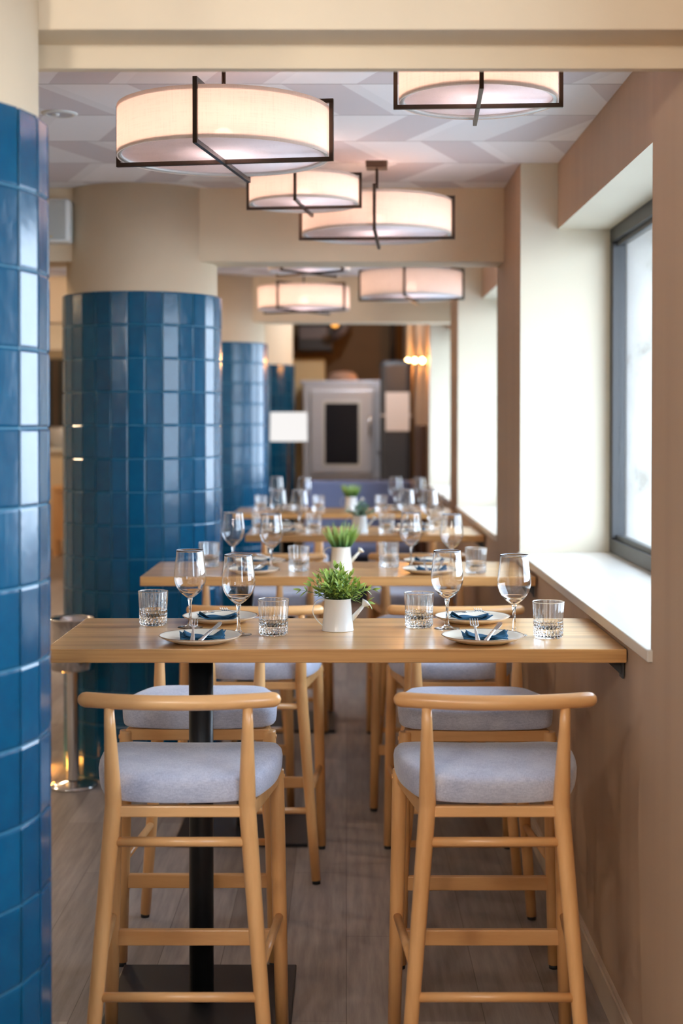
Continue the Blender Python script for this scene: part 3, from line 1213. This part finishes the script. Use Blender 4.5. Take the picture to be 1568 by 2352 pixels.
# ------------------------------------------------------------------ pendant lamps
def make_lamp(dia, h, bar, zb, label, loc, rot, canopy=True):
    t = empty('pendant_lamp', (loc[0], loc[1], 0), R(rot))
    tag(t, label, 'lamp', 'drum pendant lamps with bronze frames')
    r = dia / 2
    zt = zb + h
    # fabric drum, slim wall
    MB().lathe([(r, zb), (r, zt), (r - 0.0015, zt), (r - 0.0015, zb), (r, zb)], 96).build('lamp_shade', M['shade'], t)
    MB().lathe([(0.0, zb + 0.010), (r - 0.012, zb + 0.010), (r - 0.012, zb + 0.013), (0.0, zb + 0.013)], 96).build('diffuser', M['diffuser'], t)
    MB().lathe([(r - 0.013, zb + 0.004), (r - 0.002, zb + 0.002), (r - 0.002, zb + 0.008), (r - 0.013, zb + 0.010), (r - 0.013, zb + 0.004)], 96).build('hoop', M['white'], t)
    e = r + bar * 0.75
    b0 = zb - bar * 0.8
    b1 = zt + bar * 1.0
    mb = MB()
    for ax in (0, 1):
        def P(u, z):
            return (u, 0, z) if ax == 0 else (0, u, z)
        mb.bar(P(-e - bar / 2, b0), P(e + bar / 2, b0), bar, bar, 0.0008)
        mb.bar(P(-e - bar / 2, b1), P(e + bar / 2, b1), bar, bar, 0.0008)
        for s_ in (-1, 1):
            a, b = P(s_ * e, b0), P(s_ * e, b1)
            mb.b2(a[0] - bar / 2, a[0] + bar / 2, a[1] - bar / 2, a[1] + bar / 2, b0, b1, 0.0008)
    mb.build('frame', M['bronze'], t)
    MB().tube([(0, 0, zt - h * 0.28), (0, 0, CZ - 0.02)], 0.006, 12).build('rod', M['bronze'], t)
    if canopy:
        MB().b2(-0.042, 0.042, -0.042, 0.042, CZ - 0.026, CZ, 0.002).build('canopy', M['bronze'], t)
    bz = zb + h * 0.50
    MB().tube([(0, 0, bz + 0.028), (0, 0, zt - h * 0.08)], 0.016, 14).build('bulb_holder', M['white'], t)
    MB().lathe([(0.02, zt - 0.012), (r - 0.004, zt - 0.012), (r - 0.004, zt - 0.010), (0.02, zt - 0.010)], 96).build('added_top_disc', M['added_top_disc'], t)  # unseen disc, added to cut the glow on the ceiling
    l = bpy.data.lights.new('bulb_light', 'POINT')
    l.energy = LAMP_W * (dia / 0.6)
    l.color = (1.0, 0.70, 0.60)
    l.shadow_soft_size = 0.03
    lo = bpy.data.objects.new('bulb_light', l)
    COL.objects.link(lo)
    lo.parent = t
    lo.location = (0.0, 0.0, bz - 0.012)
    return t


BL, BS = 0.012, 0.0105
make_lamp(0.595, 0.139, BL, 2.293, 'large drum pendant lamp nearest us, hanging at upper left', (-0.344, 4.01), -9)
make_lamp(0.400, 0.100, BS, 2.357, 'small drum pendant lamp at upper right, partly behind the front beam', (0.332, 3.60), -3)
make_lamp(0.400, 0.100, BS, 2.347, 'small drum pendant lamp in the middle, overlapping the one behind it', (-0.155, 5.22), -7)
make_lamp(0.590, 0.139, BL, 2.293, 'large drum pendant lamp on a short rod before the middle beam', (0.121, 5.66), -3)
make_lamp(0.595, 0.148, BL, 2.285, 'farthest large drum pendant lamp, hanging before the rear beam', (-0.276, 9.25), -31)
make_lamp(0.590, 0.148, BL, 2.280, 'large drum pendant lamp beyond the middle beam, at right', (0.378, 8.30), -10)
make_lamp(0.420, 0.105, BS, 2.325, 'small drum pendant lamp almost hidden above the middle beam', (-0.19, 7.3), -38)

# recessed downlight at the left
t = empty('recessed_downlight', (-0.957, 4.77, 0))
tag(t, 'round white recessed downlight in the ceiling at far left', 'downlight')
MB().lathe([(0.040, CZ - 0.004), (0.046, CZ - 0.007), (0.058, CZ - 0.004), (0.060, CZ)], 48).build('ring', M['white'], t)
MB().lathe([(0.0, CZ - 0.002), (0.030, CZ - 0.003), (0.041, CZ - 0.0045)], 40).build('reflector', M['brushed'], t)
MB().lathe([(0.0, CZ - 0.010), (0.010, CZ - 0.008), (0.012, CZ - 0.002)], 20, (-0.012, 0, 0)).build('bulb', M['white'], t)

# white loudspeaker on the middle beam
t = empty('loudspeaker', (-1.285, 6.28, 2.335))
tag(t, 'white box loudspeaker fixed on the beam at the left', 'loudspeaker')
MB().b2(-0.08, 0.085, -0.10, 0.0, 0, 0.19, 0.012).build('cabinet', M['white'], t)
MB().b2(-0.071, 0.070, -0.105, -0.098, 0.012, 0.180, 0.003).build('grille', mat('pale_grey_grille', (0.45, 0.48, 0.47), 0.5), t)
MB().b2(-0.004, 0.012, -0.1065, -0.1045, 0.020, 0.026).build('badge', mat('brass_badge', (0.6, 0.45, 0.15), 0.4, 0.6), t)

# LED cove on the ceiling, left
mb = MB().b2(-2.9, -1.30, 9.05, 9.10, CZ - 0.035, CZ - 0.004)
o = mb.build('led_strip', M['led'])
tag(o, 'amber light strip glowing along the ceiling left of the blue pillar', 'light strip')
mb = MB().b2(-3.0, -1.2, 8.95, 9.02, CZ - 0.05, CZ)
struct(mb.build('trim_1', M['cream']), 'ceiling trim in front of the light strip')

# ------------------------------------------------------------------ wine bucket stand
t = empty('wine_bucket_stand', (-1.166, 6.05, 0))
tag(t, 'polished steel wine bucket on a tall stand beside the blue pillar', 'wine cooler stand')
MB().lathe([(0.0, 0.030), (0.018, 0.030), (0.03, 0.024), (0.075, 0.016), (0.102, 0.010), (0.104, 0.004), (0.102, 0.0), (0.0, 0.0)], 56).build('base', M['steel'], t)
MB().lathe([(0.026, 0.028), (0.0255, 0.15), (0.0255, 0.50)], 32).build('post', M['steel'], t)
MB().lathe([(0.0, 0.502), (0.092, 0.502), (0.098, 0.508), (0.0985, 0.54), (0.101, 0.545), (0.101, 0.56), (0.096, 0.562), (0.086, 0.60), (0.085, 0.66), (0.094, 0.712), (0.101, 0.718), (0.099, 0.722), (0.090, 0.714), (0.080, 0.66), (0.080, 0.52), (0.0, 0.515)], 56).build('bucket', M['steel'], t)

# low glowing plinth light left of the pillar
t = empty('floor_light', (-1.375, 6.32, 0))
tag(t, 'amber floor level light glowing behind the steel stand', 'light')
MB().b2(-0.10, 0.0, -0.12, 0.12, 0, 0.06, 0.004).build('housing', M['black'], t)
MB().b2(0.0, 0.010, -0.11, 0.11, 0.010, 0.05).build('diffuser', emit('amber_floor_led', (1.0, 0.42, 0.07), 24), t)

# ------------------------------------------------------------------ far end: kitchen pass
t = empty('combi_oven', (-0.04, 15.0, 0))
tag(t, 'large stainless steel oven with a dark glass door at the far end', 'oven')
ST = M['brushed']
MB().b2(-0.42, 0.46, 0, 0.8, 0.95, 1.975, 0.02).build('body', ST, t)
MB().b2(-0.45, 0.49, -0.01, 0.82, 1.965, 2.0, 0.01).build('top_panel', ST, t)
MB().b2(-0.34, 0.33, -0.045, 0.002, 1.02, 1.90, 0.015).build('door', ST, t)
MB().b2(-0.185, 0.17, -0.052, -0.044, 1.12, 1.76, 0.008).build('door_glass', mat('dark_oven_glass', (0.008, 0.009, 0.015), 0.35, **{'Specular IOR Level': 0.2}), t)
MB().b2(-0.215, 0.20, -0.049, -0.040, 1.09, 1.79, 0.004).build('door_seal', M['enamel'], t)
MB().tube([(0.285, -0.05, 1.42), (0.285, -0.10, 1.42), (0.285, -0.10, 1.62), (0.285, -0.05, 1.62)], 0.014, 12).build('handle', M['steel'], t)
MB().b2(0.355, 0.45, -0.03, 0.002, 1.25, 1.90, 0.006).build('control_panel', M['brushed'], t)
for sx in (-0.38, 0.42):
    for sy in (0.05, 0.75):
        MB().b2(sx - 0.02, sx + 0.02, sy - 0.02, sy + 0.02, 0, 0.95).build('leg', ST, t)
mb = MB().lathe([(0.0, 0.0), (0.15, 0.0), (0.165, 0.02), (0.15, 0.07), (0.11, 0.10), (0.04, 0.11), (0.0, 0.11)], 32)
o = mb.build('round_loaf', M['bread'])
o.location = (-0.04, 15.35, 2.0)
tag(o, 'rounded pinkish bowl shape on top of the oven', 'bowl')

t = empty('storage_cylinder', (0.50, 14.6, 0))
tag(t, 'dark grey rounded cabinet right of the oven with a white notice', 'cabinet')
MB().b2(-0.15, 0.16, -0.14, 0.2, 0, 2.19, 0.05).build('body', M['charcoal'], t)
MB().b2(-0.155, 0.165, -0.145, 0.205, 1.62, 1.64).build('band', M['brushed'], t)
o = MB().b2(0.40, 0.64, 14.448, 14.456, 1.47, 1.865).build('notice', M['paper'])
tag(o, 'white paper notice fixed to the dark grey cabinet', 'notice')

t = empty('flue_pipe', (0.52, 15.9, 2.2))
tag(t, 'dark vertical flue pipe rising before the brown wall', 'pipe')
MB().tube([(0, 0, 0), (0, 0, 1.1)], 0.035, 18).build('pipe', M['dark'], t)
MB().lathe([(0.035, 0.0), (0.05, 0.0), (0.05, 0.03), (0.035, 0.03)], 18).build('collar', M['dark'], t)

t = empty('extractor_hood', (-0.28, 15.9, 2.3))
tag(t, 'dark extractor hood with a grey duct over the kitchen, upper left', 'hood')
MB().b2(-0.25, 0.12, -0.25, 0.35, 0.05, 0.34, 0.01).build('canopy', M['dark'], t)
MB().b2(-0.24, 0.08, -0.262, -0.24, 0.17, 0.31, 0.01).build('panel', mat('grey_duct', (0.12, 0.10, 0.10), 0.5), t)
MB().tube([(0.10, -0.1, 0.2), (0.24, -0.1, 0.28), (0.34, -0.1, 0.5)], 0.06, 16).build('duct', mat('brown_duct', (0.10, 0.08, 0.08), 0.5), t)
t = empty('pendant_bulb', (-0.12, 15.2, 2.62))
tag(t, 'small amber pendant bulb in front of the dark hood', 'bulb')
MB().lathe([(0.0, -0.05), (0.035, -0.035), (0.05, 0.0), (0.035, 0.035), (0.0, 0.05)], 20).build('globe', emit('dim_amber', (1.0, 0.42, 0.08), 1.4), t)
MB().tube([(0, 0, 0.045), (0, 0, 0.68)], 0.006, 8).build('cord', M['dark'], t)

t = empty('cream_cabinet', (-0.38, 15.95, 0))
tag(t, 'tall cream cabinet standing behind the oven at left', 'cabinet')
MB().b2(-0.27, 0.14, 0, 0.5, 0, 2.27, 0.01).build('body', mat('cream_lacquer', (0.78, 0.64, 0.36), 0.5), t)
MB().b2(-0.25, 0.12, -0.015, 0.0, 0.1, 2.25, 0.004).build('door', mat('cream_lacquer_door', (0.78, 0.64, 0.36), 0.5), t)

# blue bench
t = empty('blue_bench', (0.12, 12.4, 0))
tag(t, 'long blue upholstered bench in front of the oven', 'bench')
MB().b2(-0.50, 0.46, 0.30, 0.45, 0.35, 1.035, 0.03).build('backrest', M['bluefab'], t)
MB().b2(-0.50, 0.46, -0.18, 0.32, 0.40, 0.50, 0.03).build('seat', M['bluefab'], t)
MB().b2(-0.48, 0.44, -0.10, 0.42, 0.0, 0.40, 0.005).build('base', M['navy'], t)
o = MB().b2(0.42, 0.62, 12.95, 13.2, 0.0, 1.02, 0.01).build('small_box', M['bread'])
tag(o, 'low pinkish brown box standing behind the blue bench', 'box')

# floor lamp with white drum shade
t = empty('floor_lamp', (-0.526, 13.0, 0))
tag(t, 'lamp with a white rectangular drum shade in front of the farthest pillar', 'lamp')
MB().lathe([(0.0, 0.02), (0.12, 0.018), (0.13, 0.0), (0.0, 0.0)], 32).build('base', M['bronze'], t)
MB().tube([(0, 0, 0.01), (0, 0, 1.40)], 0.012, 12).build('pole', M['bronze'], t)
MB().lathe([(0.172, 1.385), (0.168, 1.65), (0.166, 1.65), (0.170, 1.385), (0.172, 1.385)], 64).build('lamp_shade', M['lit_shade'], t)

# wall sconces on the far right wall
for k, (y, z) in enumerate(((12.15, 2.085), (13.5, 2.145), (15.0, 2.21))):
    t = empty('wall_sconce', (WX, y, z))
    tag(t, 'amber globe wall sconce, %s of the three past the last window' % ['first', 'second', 'last'][k], 'sconce', 'amber wall sconces')
    MB().b2(-0.012, 0.0, -0.035, 0.035, -0.06, 0.06, 0.004).build('back_plate', M['bronze'], t)
    MB().tube([(-0.01, 0, 0.0), (-0.02, 0, 0.0)], 0.008, 10).build('arm', M['bronze'], t)
    MB().lathe([(0.0, -0.024), (0.017, -0.017), (0.024, 0.0), (0.017, 0.017), (0.0, 0.024)], 24, (-0.045, 0, 0)).build('globe', M['amber'], t)
    l = bpy.data.lights.new('sconce_light', 'POINT')
    l.energy = 5
    l.color = (1.0, 0.42, 0.10)
    l.shadow_soft_size = 0.02
    lo = bpy.data.objects.new('sconce_light', l)
    COL.objects.link(lo)
    lo.parent = t
    lo.location = (-0.09, 0, 0)
# pale pilaster and brown panel near the sconces
struct(MB().b2(WX - 0.035, WX, 15.3, 16.6, 0, 2.9).build('trim_2', M['reveal']), 'pale vertical pilaster at the end of the right wall')
o = MB().b2(WX - 0.06, WX, 12.2, 13.1, 0.0, 1.53, 0.006).build('brown_panel', mat('brown_leather', (0.09, 0.04, 0.025), 0.5))
tag(o, 'dark brown panel leaning on the wall below the sconces', 'panel')

# ------------------------------------------------------------------ far left: bar
t = empty('bar_counter', (-3.6, 17.5, 0))
tag(t, 'cream fronted bar counter seen in the gap between the pillars', 'counter')
MB().b2(-1.2, 0.9, 0, 0.6, 0, 1.20, 0.005).build('body', M['cream'], t)
MB().b2(-1.25, 0.95, -0.05, 0.65, 1.20, 1.24, 0.005).build('worktop', M['white'], t)
t = empty('back_bar_shelf', (-3.6, Y1 - 0.35, 1.45))
tag(t, 'dark shelf unit on the wall behind the bar counter', 'shelf')
MB().b2(-1.2, 0.3, 0, 0.35, 0, 0.95, 0.01).build('cabinet', M['dark'], t)
for q in range(5):
    MB().b2(-1.1 + q * 0.28, -1.07 + q * 0.28, -0.03, 0.02, 0.02, 0.93).build('upright', mat('brown_upright', (0.12, 0.07, 0.045), 0.5), t)
o = MB().lathe([(0.0, 0.0), (0.16, 0.0), (0.22, 0.10), (0.235, 0.24), (0.21, 0.26), (0.0, 0.22)], 32).build('large_bowl', M['brushed'])
o.location = (-3.5, 17.8, 1.24)
tag(o, 'wide grey bowl standing on the bar counter', 'bowl')
t = empty('wooden_stool', (-3.27, 16.6, 0))
tag(t, 'orange brown wooden stool before the bar counter', 'stool')
MB().b2(-0.14, 0.14, -0.15, 0.15, 0.76, 0.82, 0.01).build('seat', M['wood'], t)
for sx in (-1, 1):
    for sy in (-1, 1):
        MB().b2(sx * 0.11 - 0.025, sx * 0.11 + 0.025, sy * 0.12 - 0.025, sy * 0.12 + 0.025, 0, 0.77).build('leg', M['wood'], t)
MB().b2(-0.10, 0.10, -0.13, -0.11, 0.2, 0.74).build('panel', M['wood'], t)

# unseen fill lights, added to brighten the bar side and the oven
for (x, y, wh) in ((-3.6, 16.2, 'farthest, over the bar counter'), (-3.4, 11.5, 'middle one'), (-3.6, 6.8, 'nearest one'), (0.2, 13.6, 'before the oven')):
    t = empty('fill_spot', (x, y, 0))
    zc = CZ if y < 12.4 else 3.3
    tag(t, 'added ceiling fill spot, ' + wh, 'fill light', 'added fill spots over the bar side')
    MB().lathe([(0.0, zc - 0.006), (0.05, zc - 0.006), (0.06, zc)], 24).build('lens', emit('fill_lens', (1.0, 0.75, 0.48), 8), t)
    l = bpy.data.lights.new('fill_light', 'POINT')
    l.energy = 60 if x < 0 else 40
    l.color = (1.0, 0.74, 0.47) if x < 0 else (0.85, 0.92, 1.0)
    l.shadow_soft_size = 0.06
    lo = bpy.data.objects.new('fill_light', l)
    COL.objects.link(lo)
    lo.parent = t
    lo.location = (0, 0, zc - 0.12)

# unseen fill lights, added to brighten the beam front and stool backs
for (x, y, wh) in ((-1.0, 0.4, 'left of the camera'), (-0.2, -1.4, 'behind the camera'), (-3.2, 0.6, 'far left behind the first pillar')):
    t = empty('fill_spot', (x, y, 0))
    tag(t, 'added neutral fill spot, ' + wh, 'fill light', 'added fill spots behind the camera')
    MB().lathe([(0.0, CZ - 0.006), (0.05, CZ - 0.006), (0.06, CZ)], 24).build('lens', M['enamel'], t)
    l = bpy.data.lights.new('fill_light', 'POINT')
    l.energy = 50
    l.color = (1.0, 0.93, 0.85)
    l.shadow_soft_size = 0.12
    lo = bpy.data.objects.new('fill_light', l)
    COL.objects.link(lo)
    lo.parent = t
    lo.location = (0, 0, CZ - 0.2)
